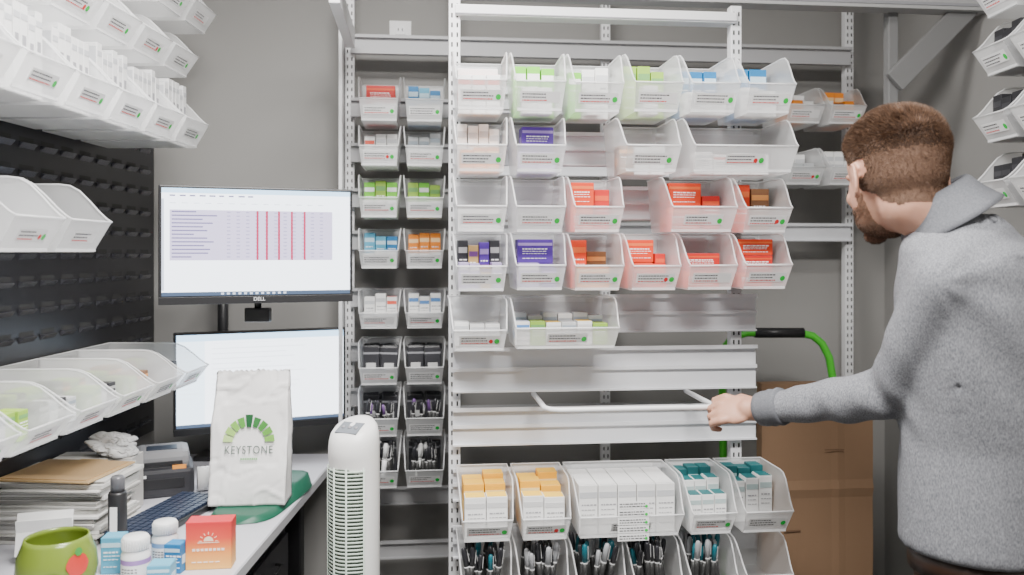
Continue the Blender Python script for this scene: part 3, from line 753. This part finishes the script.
# ---------------------------------------------------------------- monitors
ES=3.6
def emi(n,c,s): return mat(n,(0,0,0),.4,emis=c,estr=s*ES)
E_BG=emi('screen_white',(.86,.92,1.),1.25); E_TB=emi('screen_bar',(.62,.68,.80),.8); E_FT=emi('screen_faint',(.78,.84,.94),1.0); E_LAV=emi('screen_lavender',(.64,.58,.82),.78); E_LAV2=emi('screen_lavender_dark',(.48,.44,.70),.6); E_TX=emi('screen_text',(.28,.24,.50),.5); E_RD=emi('screen_red',(.75,.04,.14),.5); E_DK=emi('screen_taskbar',(.08,.12,.2),.6); E_BL=emi('screen_blue',(.50,.75,1.0),1.0)
def monitor(M,w,h,mode,lab):
    e=empty('monitor',M,lab,'monitor')
    b=MB(); b.box((0,.012,h/2),(w,.022,h),M_BLACK,bev=.004); b.box((0,.028,h/2),(w*.6,.016,h*.6),M_BLACK,bev=.006); b.box((0,0,.008),(w,.004,.020),M_BLACK,bev=.001)
    obj('housing',b.mesh('housing'),None,e)
    s=MB(); bw,b0=.008,.021; x0,x1,z0,z1=-w/2+bw,w/2-bw,b0,h-bw
    def R(a,c,d,f,m,o=0):
        s.quad([(x0+(x1-x0)*a,-.0005-o,z0+(z1-z0)*d),(x0+(x1-x0)*c,-.0005-o,z0+(z1-z0)*d),(x0+(x1-x0)*c,-.0005-o,z0+(z1-z0)*f),(x0+(x1-x0)*a,-.0005-o,z0+(z1-z0)*f)],m)
    R(0,1,0,1,E_BG)
    R(0,1,0,.035,E_DK,.0004)
    rnd=random.Random(3)
    for k in range(12): R(.3+.03*k,.315+.03*k,.008,.027,E_TB,.0008)
    if mode==0:
        R(0,1,.955,1,E_BL,.0004)
        for k in range(9): R(.04+.05*k,.065+.05*k+.01*rnd.random(),.925,.938,E_TX,.0004)
        for k in range(14): R(.04+.06*k,.07+.06*k,.86,.865,E_TB,.0004)
        R(.04,.90,.33,.80,E_LAV,.0004)
        for r in range(13):
            zz=.79-r*.035
            R(.05,.14+.14*rnd.random(),zz-.014,zz-.002,E_TX,.0008)
            for c in range(11): R(.33+.05*c,.348+.05*c,zz-.013,zz-.004,E_LAV2,.0008)
            R(.04,.96,zz-.0175,zz-.0165,E_TB,.0008)
        for c in(.485,.535,.60,.67,.74): R(c,c+.011,.33,.80,E_RD,.0009)
        R(.0,.012,.05,.9,E_TB,.0006)
    else:
        R(0,1,.93,1,E_BL,.0004); R(0,.16,.035,.93,emi('screen_pale',(.72,.87,1.0),1.15),.0004)
        for r in range(12): R(.02,.06+.07*rnd.random(),.86-.05*r,.868-.05*r,E_FT,.0006)
        for r in range(10): R(.2,.5+.3*rnd.random(),.84-.055*r,.848-.055*r,E_FT,.0006)
        R(.2,.95,.9,.903,E_FT,.0006)
    obj('screen',s.mesh('screen'),None,e)
    obj('logo',LOGO_M,T((0,-.0035,.0095))@RX(PI/2),e)
    return e
a1=math.radians(21.4)
monitor(T((-.69,2.33,1.315))@RZ(a1),.51,.315,0,'black computer monitor showing a spreadsheet, mounted above another')
a2=math.radians(24)
monitor(T((-.785,2.69,.895))@RZ(a2),.525,.312,1,'black computer monitor showing a pale window, on the desk')
e=empty('monitor_stand',T((-.945,2.79,DZ)),'black pole stand carrying the two monitors on the desk','monitor stand')
b=MB(); b.box((0,0,.008),(.16,.10,.016),M_BLACK,bev=.004); b.lathe([(.017,.01),(.017,.72)],M_BLACK,16); obj('pole',b.mesh('pole'),None,e)
b=MB(); b.box((0,0,0),(.05,.05,.06),M_BLACK,bev=.005)
b.tube([(0,0,0),(.04,-.16,0),(.10,-.30,0),(.222,-.375,0)],.014,M_BLACK,10); b.box((0,0,0),(.10,.010,.10),M_BLACK,M=T((.233,-.405,0))@RZ(a1),bev=.003); b.box((.225,-.37,-.16),(.07,.03,.04),M_BLACK,bev=.004); b.tube([(.222,-.375,-.02),(.225,-.37,-.15)],.01,M_BLACK,8)
obj('upper_arm',b.mesh('upper_arm'),T((0,0,.655)),e)
b=MB(); b.box((0,0,0),(.05,.05,.06),M_BLACK,bev=.005); b.tube([(0,0,0),(.07,-.03,0),(.128,-.055,0)],.013,M_BLACK,10); obj('lower_arm',b.mesh('lower_arm'),T((0,0,.27)),e)
# ---------------------------------------------------------------- paper bag
def bag():
    e=empty('paper_bag',T((-.688,2.25,DZ+.017))@RZ(.06),'crumpled white paper bag with green arch logo and lettering','bag')
    w,d,h=.194,.095,.342; nz=56; nx=30; ny=8
    b=MB(); vs=[]
    for k in range(nz+1):
        t=k/nz; z=h*t; dd=d*(1-.86*t**1.3); ww=w*(1+.02*math.sin(t*5)) 
        ring=[]
        for i in range(nx): ring.append((-ww/2+ww*i/nx,-dd/2,'f'))
        for i in range(ny): ring.append((ww/2,-dd/2+dd*i/ny,'s'))
        for i in range(nx): ring.append((ww/2-ww*i/nx,dd/2,'b'))
        for i in range(ny): ring.append((-ww/2,dd/2-dd*i/ny,'s'))
        for (x,y,s_) in ring:
            q1=abs(noise.noise(Vector((x*11+z*6,y*9,z*9-x*5)))); q2=abs(noise.noise(Vector((x*16-z*9+4,y*9,z*13+2))))
            nn=noise.noise(Vector((x*10,y*10,z*8)))*.010-math.exp(-(q1/.05)**2)*.0045+math.exp(-(q2/.05)**2)*.0035
            inner=.25 if (abs(x)<.075 and y<0 and .10<z<.26) else 1
            px=x+.006*t+noise.noise(Vector((z*18,x*5,1)))*.003; py=y+nn*inner
            if s_=='s': px-=math.copysign(.018*t*(1-abs(y)/(dd/2+1e-6)),x)
            zz=z
            if k==nz: zz+=.0025*(1 if (int((x+.2)*140)%2) else -1)+noise.noise(Vector((x*25,y*20,3)))*.007
            vs.append((px,py,zz+.001))
    n=2*nx+2*ny; fs=[]
    for k in range(nz):
        for i in range(n):
            j=(i+1)%n; fs.append((k*n+i,k*n+j,(k+1)*n+j,(k+1)*n+i))
    fs.append(tuple(reversed(range(n))))
    b.add(vs,fs,mat('bag_paper',(.88,.87,.86),.7),True)
    obj('bag_body',b.mesh('bag_body'),None,e)
    L=MB(); cols_=[(.20,.46,.08),(.12,.36,.05),(.06,.26,.04),(.03,.18,.04),(.012,.10,.03),(.10,.34,.05),(.22,.50,.08),(.36,.62,.14),(.50,.72,.26)]
    for i,c in enumerate(cols_):
        a0=PI*(i+.10)/9; a1_=PI*(i+.90)/9; r0,r1=.041,.066
        if i==4: r0,r1=.039,.071
        am=(a0+a1_)/2; hw0=r0*math.sin((a1_-a0)/2); hw1=r1*math.sin((a1_-a0)/2); e0=Vector((math.cos(am),0,math.sin(am))); e1=Vector((-math.sin(am),0,math.cos(am)))
        L.quad([e0*r0-e1*hw0,e0*r1-e1*hw1,e0*r1+e1*hw1,e0*r0+e1*hw0],cm(c))
    Mt=T((.003,-.0385,.158))@RX(-.125)
    obj('logo',L.mesh('logo'),Mt@T((0,0,.004)),e)
    obj('lettering',KEY_M,Mt@T((0,.001,-.016))@RX(PI/2)@Matrix.Scale(.80,4,(1,0,0)),e)
    L=MB(); x=-.020
    rnd=random.Random(5)
    while x<.020:
        w_=rnd.uniform(.003,.005); L.box((x+w_/2,0,0),(w_,.0005,.0055),cm((.25,.48,.22))); x+=w_+.0012
    obj('small_print',L.mesh('small_print'),Mt@T((0,.000,-.038)),e)
bag()
# ---------------------------------------------------------------- tower fan
e=empty('tower_fan',T((-.385,2.08,0))@RZ(-.40),'white plastic tower fan with slotted grille','fan')
M_FAN=mat('fan_plastic',(.86,.86,.84),.35); M_LOUV=mat('fan_louver',(.50,.58,.51),.4)
b=MB(); b.lathe([(.13,0),(.135,.01),(.12,.025),(.05,.04),(.045,.07)],M_FAN,32); obj('base',b.mesh('base'),None,e)
b=MB(); N=32; prof=[(.0,.07)]+[(1,.075)]+[(1,.10+.86*i/20) for i in range(21)]+[(.995,.985),(.97,1.003),(.91,1.018),(.78,1.029),(.5,1.035),(.0,1.037)]
vs=[];fs=[]
for r,z in prof:
    for i in range(N):
        a=2*PI*i/N; x=.062*r*math.cos(a); y=.062*r*math.sin(a)
        if y<0 and .10<z<.955: y*=.82
        vs.append((x,y,z+(y*.40*(z-.955)/.08 if z>.955 else 0)))
for k in range(len(prof)-1):
    for i in range(N):
        j=(i+1)%N; fs.append((k*N+i,k*N+j,(k+1)*N+j,(k+1)*N+i))
b.add(vs,fs,M_FAN,True); obj('housing',b.mesh('housing'),None,e)
b=MB(); z=.12
xs=[-.050,-.038,-.019,0,.019,.038,.050]
def cy(x): return -.0535+.026*(x/.05)**2
b.add([(x,cy(x),zz) for zz in(.115,.935) for x in xs],[(i,i+1,i+8,i+7) for i in range(6)],mat('fan_recess',(.13,.17,.14),.6))
while z<.93:
    b.tube([(x,cy(x)-.004,z) for x in xs],.0026,M_LOUV,6); z+=.0088
for x in(-.051,-.017,.017,.051): b.tube([(x,cy(x)-.006,.110),(x,cy(x)-.006,.938)],.0022,M_LOUV,6)
obj('grille',b.mesh('grille'),T((0,-.003,0)),e)
b=MB(); b.box((0,0,0),(.060,.045,.004),mat('fan_panel',(.16,.18,.20),.3),bev=.001)
for i in range(3): b.lathe([(.005,.001),(.005,.004)],M_INKG,10,M=T((-.018+.018*i,0,0)))
obj('control_panel',b.mesh('control_panel'),T((0,-.018,1.0265))@RX(.42),e)
# ---------------------------------------------------------------- desk items
e=empty('keyboard',T((-.865,2.13,DZ))@RZ(1.40),'black computer keyboard lying on the desk','keyboard')
b=MB(); b.box((0,0,.009),(.36,.125,.016),M_BLACK,bev=.004); obj('body',b.mesh('body'),None,e)
b=MB()
for r in range(6):
    for c in range(18): b.box((-.166+.0195*c,-.048+.0195*r,.021),(.016,.016,.007),mat('key_dark_blue',(.02,.03,.06),.4))
obj('keys',b.mesh('keys'),None,e,kind='stuff')
b=MB(); ny_=24; nx_=14
def hz(y,xn):
    t=max(0,min(1,(y-.02)/.04)); t=t*t*(3-2*t); e_=max(0,1-abs(xn)**8)
    return .016*min(1,3*e_+.4)+.022*t*math.sqrt(e_)*max(0,1-((y-.02)/.215)**10)
vs=[];fs=[]
for j in range(ny_+1):
    y=-.20+.42*j/ny_; t=(y-.01)/.211; hw=.088*math.sqrt(max(.02,1-min(1,abs(t))**6))
    for i in range(nx_+1):
        xn=-1+2*i/nx_; vs.append((xn*hw,y,hz(y,xn) if 0<i<nx_ and 0<j<ny_ else 0.001))
for j in range(ny_):
    for i in range(nx_):
        a=j*(nx_+1)+i; fs.append((a,a+1,a+nx_+2,a+nx_+1))
b.add(vs,fs,mat('green_foam',(.006,.09,.05),.45),True)
obj('desk_mat',b.mesh('desk_mat'),T((-.672,2.30,DZ+.0005))@RZ(-.10),None,'dark green moulded desk rest under and behind the paper bag','mat')
b=MB(); b.ell((0,0,.0),[Vector((1,0,0)),Vector((0,1,0)),Vector((0,0,1))],(.028,.048,.028),M_BLACK)
for v in b.v: v.z=max(v.z,0)
mo=empty('computer_mouse',T((-.83,2.50,DZ))@RZ(.2),'black computer mouse resting on the desk','mouse')
obj('body',b.mesh('body'),None,mo); b=MB(); b.lathe([(.006,-.003),(.006,.003)],M_INKG,12,M=T((0,.026,.023))@RY(PI/2)); obj('scroll_wheel',b.mesh('scroll_wheel'),None,mo)
z=0
random.seed(11)
shs=[cm((.80,.79,.76)),cm((.66,.65,.62)),cm((.84,.83,.80)),cm((.54,.53,.50))]
for i in range(16):
    t=random.uniform(.004,.013); b=MB(); m=random.choice(shs)
    b.box((0,0,t/2),(.245+random.uniform(-.012,.01),.20+random.uniform(-.01,.01),t),m,bev=.001)
    for q in range(2): b.box((0,0,t*(.33+.33*q)),(.2455,.2005,.0003),cm((.45,.44,.42)))
    obj('document_bundle',b.mesh('document_bundle'),T((-1.065+random.uniform(-.012,.014),2.055+random.uniform(-.012,.012),DZ+z+.0005))@RZ(random.uniform(-.08,.08)),None,'bundle of white papers in a tall stack','papers','stacked papers on the desk'); z+=t+.0008
b=MB(); b.box((0,0,.002),(.23,.20,.004),cm((.50,.34,.17)),bev=.001); b.box((0,.105,.002),(.07,.015,.003),cm((.50,.34,.17)))
b.box((.0,0,.005),(.21,.18,.002),cm((.46,.30,.15)))
obj('manila_folder',b.mesh('manila_folder'),T((-1.068,2.05,DZ+z+.001))@RZ(-.10),None,'tan manila folder on top of the paper stack','folder')
b=MB(); b.box((0,0,.072),(.20,.08,.143),cm((.55,.53,.50)),bev=.002)
for k,x in enumerate((-.07,-.045,-.01,.025,.06)): b.box((x,-.0405,.122),(.018,.001,.008),M_INKG)
b.box((0,0,.1438),(.198,.006,.001),cm((.45,.42,.36)))
obj('carton',b.mesh('carton'),T((-1.078,2.225,DZ))@RZ(.04),None,'low grey cardboard carton behind the paper stack','box')
e=empty('label_printer',T((-.985,2.40,DZ))@RZ(.40)@Matrix.Scale(.88,4),'grey and black label printer with a paper roll on the desk','printer')
b=MB(); mg=mat('printer_grey',(.03,.03,.035),.5); b.box((0,0,.045),(.19,.17,.09),mg,bev=.014); b.box((0,.0,.112),(.165,.14,.062),mat('printer_light',(.22,.22,.23),.6),bev=.022); b.box((0,-.0855,.045),(.13,.004,.03),M_BLACK,bev=.001)
b.box((0,-.072,.104),(.12,.006,.012),M_BLACK,bev=.001); b.box((-.06,-.088,.07),(.03,.004,.008),M_LABEL)
obj('housing',b.mesh('housing'),None,e)
b=MB(); b.box((0,-.02,.1435),(.09,.06,.003),mat('printer_window',(.02,.03,.05),.4),bev=.001); b.box((.05,-.079,.092),(.04,.006,.012),mat('orange_tag',(.8,.3,.05),.5)); obj('window',b.mesh('window'),None,e)
b=MB(); b.lathe([(.012,-.02),(.038,-.02),(.038,.02),(.012,.02)],M_PAPER,28,M=T((.125,-.04,.038))@RY(PI/2)); obj('label_roll',b.mesh('label_roll'),None,e)
bm=bmesh.new(); bmesh.ops.create_icosphere(bm,subdivisions=5,radius=.048)
for v in bm.verts:
    q=abs(noise.noise(v.co*32+Vector((2,1,4)))); q3=abs(noise.noise(v.co*60+Vector((7,3,1)))); k=1+.55*noise.noise(v.co*24)-.22*math.exp(-(q/.10)**2)-.10*math.exp(-(q3/.10)**2); v.co*=k; v.co.x*=1.3; v.co.z=max(v.co.z*.72,-.024)
me=bpy.data.meshes.new('crumpled_bag'); bm.to_mesh(me); bm.free(); me.materials.append(mat('thin_grey_plastic',(.62,.62,.62),.45))
obj('crumpled_bag',me,T((-1.04,2.225,DZ+.145+.024)),None,'crumpled pale plastic bag lying on the carton','bag')
b=MB(); b.lathe([(.017,0),(.020,.003),(.020,.13),(.018,.135)],M_BLACK,24); b.lathe([(.015,.135),(.015,.165),(.012,.17)],mat('gunmetal',(.12,.12,.13),.3),24); b.box((0,-.0203,.07),(.016,.001,.07),M_LABEL)
obj('spray_bottle',b.mesh('spray_bottle'),T((-.885,1.915,DZ)),None,'black cylindrical bottle with cap beside the papers','bottle')
b=MB(); b.box((0,0,.045),(.11,.002,.09),M_PAPER,M=RX(.30)); b.box((0,-.035,.047),(.11,.002,.09),M_PAPER,M=RX(-.30))
obj('folded_card',b.mesh('folded_card'),T((-1.02,1.87,DZ+.008))@RZ(.3),None,'folded white card standing beside the papers','card')
e=empty('mug',T((-.885,1.66,DZ))@Matrix.Scale(.96,4),'round green ceramic mug with a red and green emblem','mug'); M_MUG=mat('mug_green',(.17,.24,.03),.25)
b=MB(); b.lathe([(.040,0),(.056,.006),(.070,.03),(.076,.06),(.073,.09),(.063,.116),(.060,.125),(.056,.125),(.059,.114),(.068,.09),(.066,.03),(.035,.012),(.001,.011)],M_MUG,40,cap=False)
obj('body',b.mesh('body'),None,e)
b=MB(); b.tube([(.066,0,.10),(.092,0,.105),(.108,0,.085),(.108,0,.055),(.092,0,.032),(.070,0,.03)],.0075,M_MUG,12); obj('handle',b.mesh('handle'),RZ(PI*.80),e)
b=MB()
def patch(a0,a1_,zc,zh,c,off):
    K=8;vs=[];fs=[]
    for i in range(K+1):
        t=i/K; a=a0+(a1_-a0)*t; hh=zh*math.sqrt(max(.02,1-(2*t-1)**2))
        for q in(-1,-.33,.33,1):
            z_=zc+q*hh; r=.0765+off-.9*(z_-.06)**2*(1.6 if z_>.06 else 3)
            vs.append((r*math.cos(a),r*math.sin(a),z_))
    for i in range(K):
        for j in range(3): fs.append((i*4+j,(i+1)*4+j,(i+1)*4+j+1,i*4+j+1))
    b.add(vs,fs,cm(c,.3),True)
patch(-.88,-.28,.082,.022,(.55,.04,.03),.0012); patch(-.66,-.46,.107,.008,(.05,.25,.05),.0030); patch(-1.45,-.95,.060,.012,(.04,.18,.05),.0014)
obj('emblem',b.mesh('emblem'),None,e)
JB=MB(); JB.lathe([(.026,0),(.0285,.003),(.0285,.062),(.024,.07),(.024,.074)],mat('jar_white',(.82,.82,.82),.35),32)
JC=MB(); JC.lathe([(.0265,.072),(.0265,.094),(.024,.098),(.001,.098)],mat('jar_cap',(.86,.86,.86),.4),32)
for i in range(32):
    a=2*PI*i/32; JC.box((.0268*math.cos(a),.0268*math.sin(a),.083),(.0012,.0012,.02),MATS['jar_cap'])
def jlab(c):
    l=MB(); l.lathe([(.0288,.012),(.0288,.056)],cm((.84,.84,.84)),32,cap=False); l.lathe([(.0290,.044),(.0290,.054)],cm(c),32,cap=False)
    for r in range(4):
        for k in range(5):
            a=-PI/2-.55+.24*k; l.box((.0292*math.cos(a),.0292*math.sin(a),.036-.006*r),(.005,.0006,.0016),M_INK)
    return l.mesh('label')
JBm,JCm=JB.mesh('bottle'),JC.mesh('cap')
for x,y,z,s,c,l in((-.765,1.735,0,.98,(.35,.2,.5),'white pill bottle with purple-banded label'),(-.748,1.84,0,.95,(.2,.35,.6),'white pill bottle with blue-banded label')):
    e=empty('pill_bottle',T((x,y,DZ+z))@Matrix.Scale(s,4),l,'bottle','pill bottles on the desk')
    obj('bottle',JBm,None,e); obj('cap',JCm,None,e); obj('label',jlab(c),None,e)
for x,y,w,d,h,st,r in((-.838,1.80,.042,.042,.075,'sky',.1),(-.708,1.80,.036,.036,.060,'blue',-.1),(-.800,1.79,.030,.030,.064,'sky',.2),(-.702,1.71,.045,.045,.050,'sky',.1)):
    obj('product_box',carton_mesh(w,d,h,st),T((x,y,DZ+.0005))@RZ(r),None,'small %s cardboard product box on the desk'%NAMEC[st],'box','product boxes on the desk')
m=bpy.data.materials.new('red_orange_gradient'); m.use_nodes=True; nt=m.node_tree
tc=nt.nodes.new('ShaderNodeTexCoord'); sp=nt.nodes.new('ShaderNodeSeparateXYZ'); mp=nt.nodes.new('ShaderNodeMapRange'); cr=nt.nodes.new('ShaderNodeValToRGB')
mp.inputs['From Min'].default_value=0; mp.inputs['From Max'].default_value=.1
cr.color_ramp.elements[0].color=(.92,.50,.12,1); cr.color_ramp.elements[1].color=(.66,.02,.03,1); cr.color_ramp.elements.new(.35).color=(.92,.34,.07,1); cr.color_ramp.elements.new(.65).color=(.82,.08,.04,1)
nt.links.new(tc.outputs['Object'],sp.inputs[0]); nt.links.new(sp.outputs['Z'],mp.inputs['Value']); nt.links.new(mp.outputs[0],cr.inputs[0]); nt.links.new(cr.outputs[0],nt.nodes['Principled BSDF'].inputs['Base Color'])
mpr=cm((.95,.75,.55))
b=MB(); b.box((0,0,.05),(.094,.05,.1),m,bev=.0015)
b.quad([(.010*math.cos(a*PI/12),-.0256,.060+.010*math.sin(a*PI/12)) for a in range(13)],mpr)
for k in range(7):
    a=PI*k/6; b.box((0,0,0),(.0055,.0006,.0014),mpr,M=T((.0165*math.cos(a),-.0256,.060+.0165*math.sin(a)))@RY(-a))
b.box((0,-.0256,.057),(.044,.0006,.0015),mpr)
for k in range(8): b.box((-.03+.0085*k,-.0256,.042),(.006,.0006,.005),cm((.95,.85,.75)))
for k in range(5): b.box((-.03+.012*k,-.0256,.016),(.009,.0006,.0018),cm((.95,.85,.75)))
obj('product_box',b.mesh('product_box'),T((-.645,1.83,DZ+.0005))@RZ(.12),None,'coral red-to-orange cardboard box with pale sun emblem','box')
# ---------------------------------------------------------------- cardboard + hand truck
md=mat('card_dark',(.16,.09,.05),.8)
b=MB(); nx_,nz_=16,40; vs=[];fs=[]
for side in(-1,1):
    for k in range(nz_+1):
        for i in range(nx_+1):
            x=-.1725+.345*i/nx_; z=1.06*k/nz_
            y=side*.02+ .008*noise.noise(Vector((x*5,z*4,side)))-(.006*math.exp(-((z-.74)/.012)**2)+.005*math.exp(-((x-.07)/.008)**2))*(-side)
            vs.append((x,y,z))
n1_=(nx_+1)*(nz_+1)
for k in range(nz_):
    for i in range(nx_):
        a=k*(nx_+1)+i; q=(a,a+1,a+nx_+2,a+nx_+1); fs.append(q); fs.append(tuple(n1_+t for t in reversed(q)))
for k in range(nz_):
    for i in(0,nx_):
        a=k*(nx_+1)+i; c=a+nx_+1; fs.append((a,c,n1_+c,n1_+a))
for i in range(nx_):
    for k in(0,nz_):
        a=k*(nx_+1)+i; fs.append((a,a+1,n1_+a+1,n1_+a))
b.add(vs,fs,M_CARD); b.box((0,-.0255,.975),(.335,.001,.0015),md); b.box((-.08,-.0255,.62),(.05,.001,.004),md); b.box((.05,-.0255,.86),(.06,.001,.003),md)
obj('cardboard_box',b.mesh('cardboard_box'),T((.915,2.58,.0))@RZ(.08),None,'tall flattened brown cardboard box standing upright','box')
M_G=mat('hand_truck_green',(.08,.55,.04),.3)
e=empty('hand_truck',T((.865,2.78,0)),'green tubular hand truck with black grip','hand truck')
b=MB(); P=[(-.170,0,.12),(-.180,0,1.08),(-.180,0,1.11),(-.170,0,1.145),(-.145,0,1.175),(-.10,0,1.19),(.07,0,1.19),(.115,0,1.18),(.145,0,1.155),(.168,0,1.11),(.180,0,1.04),(.180,0,.12)]
b.tube(P,.0125,M_G,12); 
for z_ in(.3,.6): b.tube([(-.172,0,z_),(.18,0,z_)],.010,M_G,10)
obj('frame',b.mesh('frame'),None,e)
b=MB(); b.tube([(-.075,0,1.19),(.085,0,1.19)],.0165,M_BLACK,14); obj('grip',b.mesh('grip'),None,e)
b=MB(); b.box((0.005,-.05,.006),(.32,.12,.010),M_G,bev=.002); b.tube([(-.165,.02,.11),(.175,.02,.11)],.01,M_BLACK,10); obj('toe_plate',b.mesh('toe_plate'),None,e)
b=MB(); b.lathe([(.03,-.018),(.085,-.018),(.09,-.012),(.09,.012),(.085,.018),(.03,.018)],M_BLACK,28,M=RY(PI/2))
w=b.mesh('wheel')
for x in(-.20,.21): obj('wheel',w,T((x,.02,.091)),e)
# ---------------------------------------------------------------- lights
def area(name,loc_,sx,sy,e,col=(1,.975,.945),rot=(0,0,0)):
    l=bpy.data.lights.new(name,'AREA'); l.shape='RECTANGLE'; l.size=sx; l.size_y=sy; l.energy=e; l.color=col
    o=bpy.data.objects.new(name,l); COL.objects.link(o); o.location=loc_; o.rotation_euler=rot; return o
area('ceiling_light',(-.30,1.5,2.68),.7,.35,68)
area('ceiling_light',(.25,.45,2.68),.9,.45,116)
w=bpy.data.worlds.new('World'); SC.world=w; w.use_nodes=True
w.node_tree.nodes['Background'].inputs[0].default_value=(.98,.98,1,1); w.node_tree.nodes['Background'].inputs[1].default_value=.15
# ---------------------------------------------------------------- camera
cd=bpy.data.cameras.new('Camera'); co=bpy.data.objects.new('Camera',cd); COL.objects.link(co)
co.location=(0,0,1.45); co.rotation_euler=(PI/2,0,0); cd.lens=30; cd.sensor_width=36; cd.shift_y=-.0337; cd.clip_start=.05
cd.dof.use_dof=True; cd.dof.focus_distance=2.1; cd.dof.aperture_fstop=2.8
SC.camera=co
print('bins',NB[0],'objects',len(bpy.data.objects),time.time()-T0)
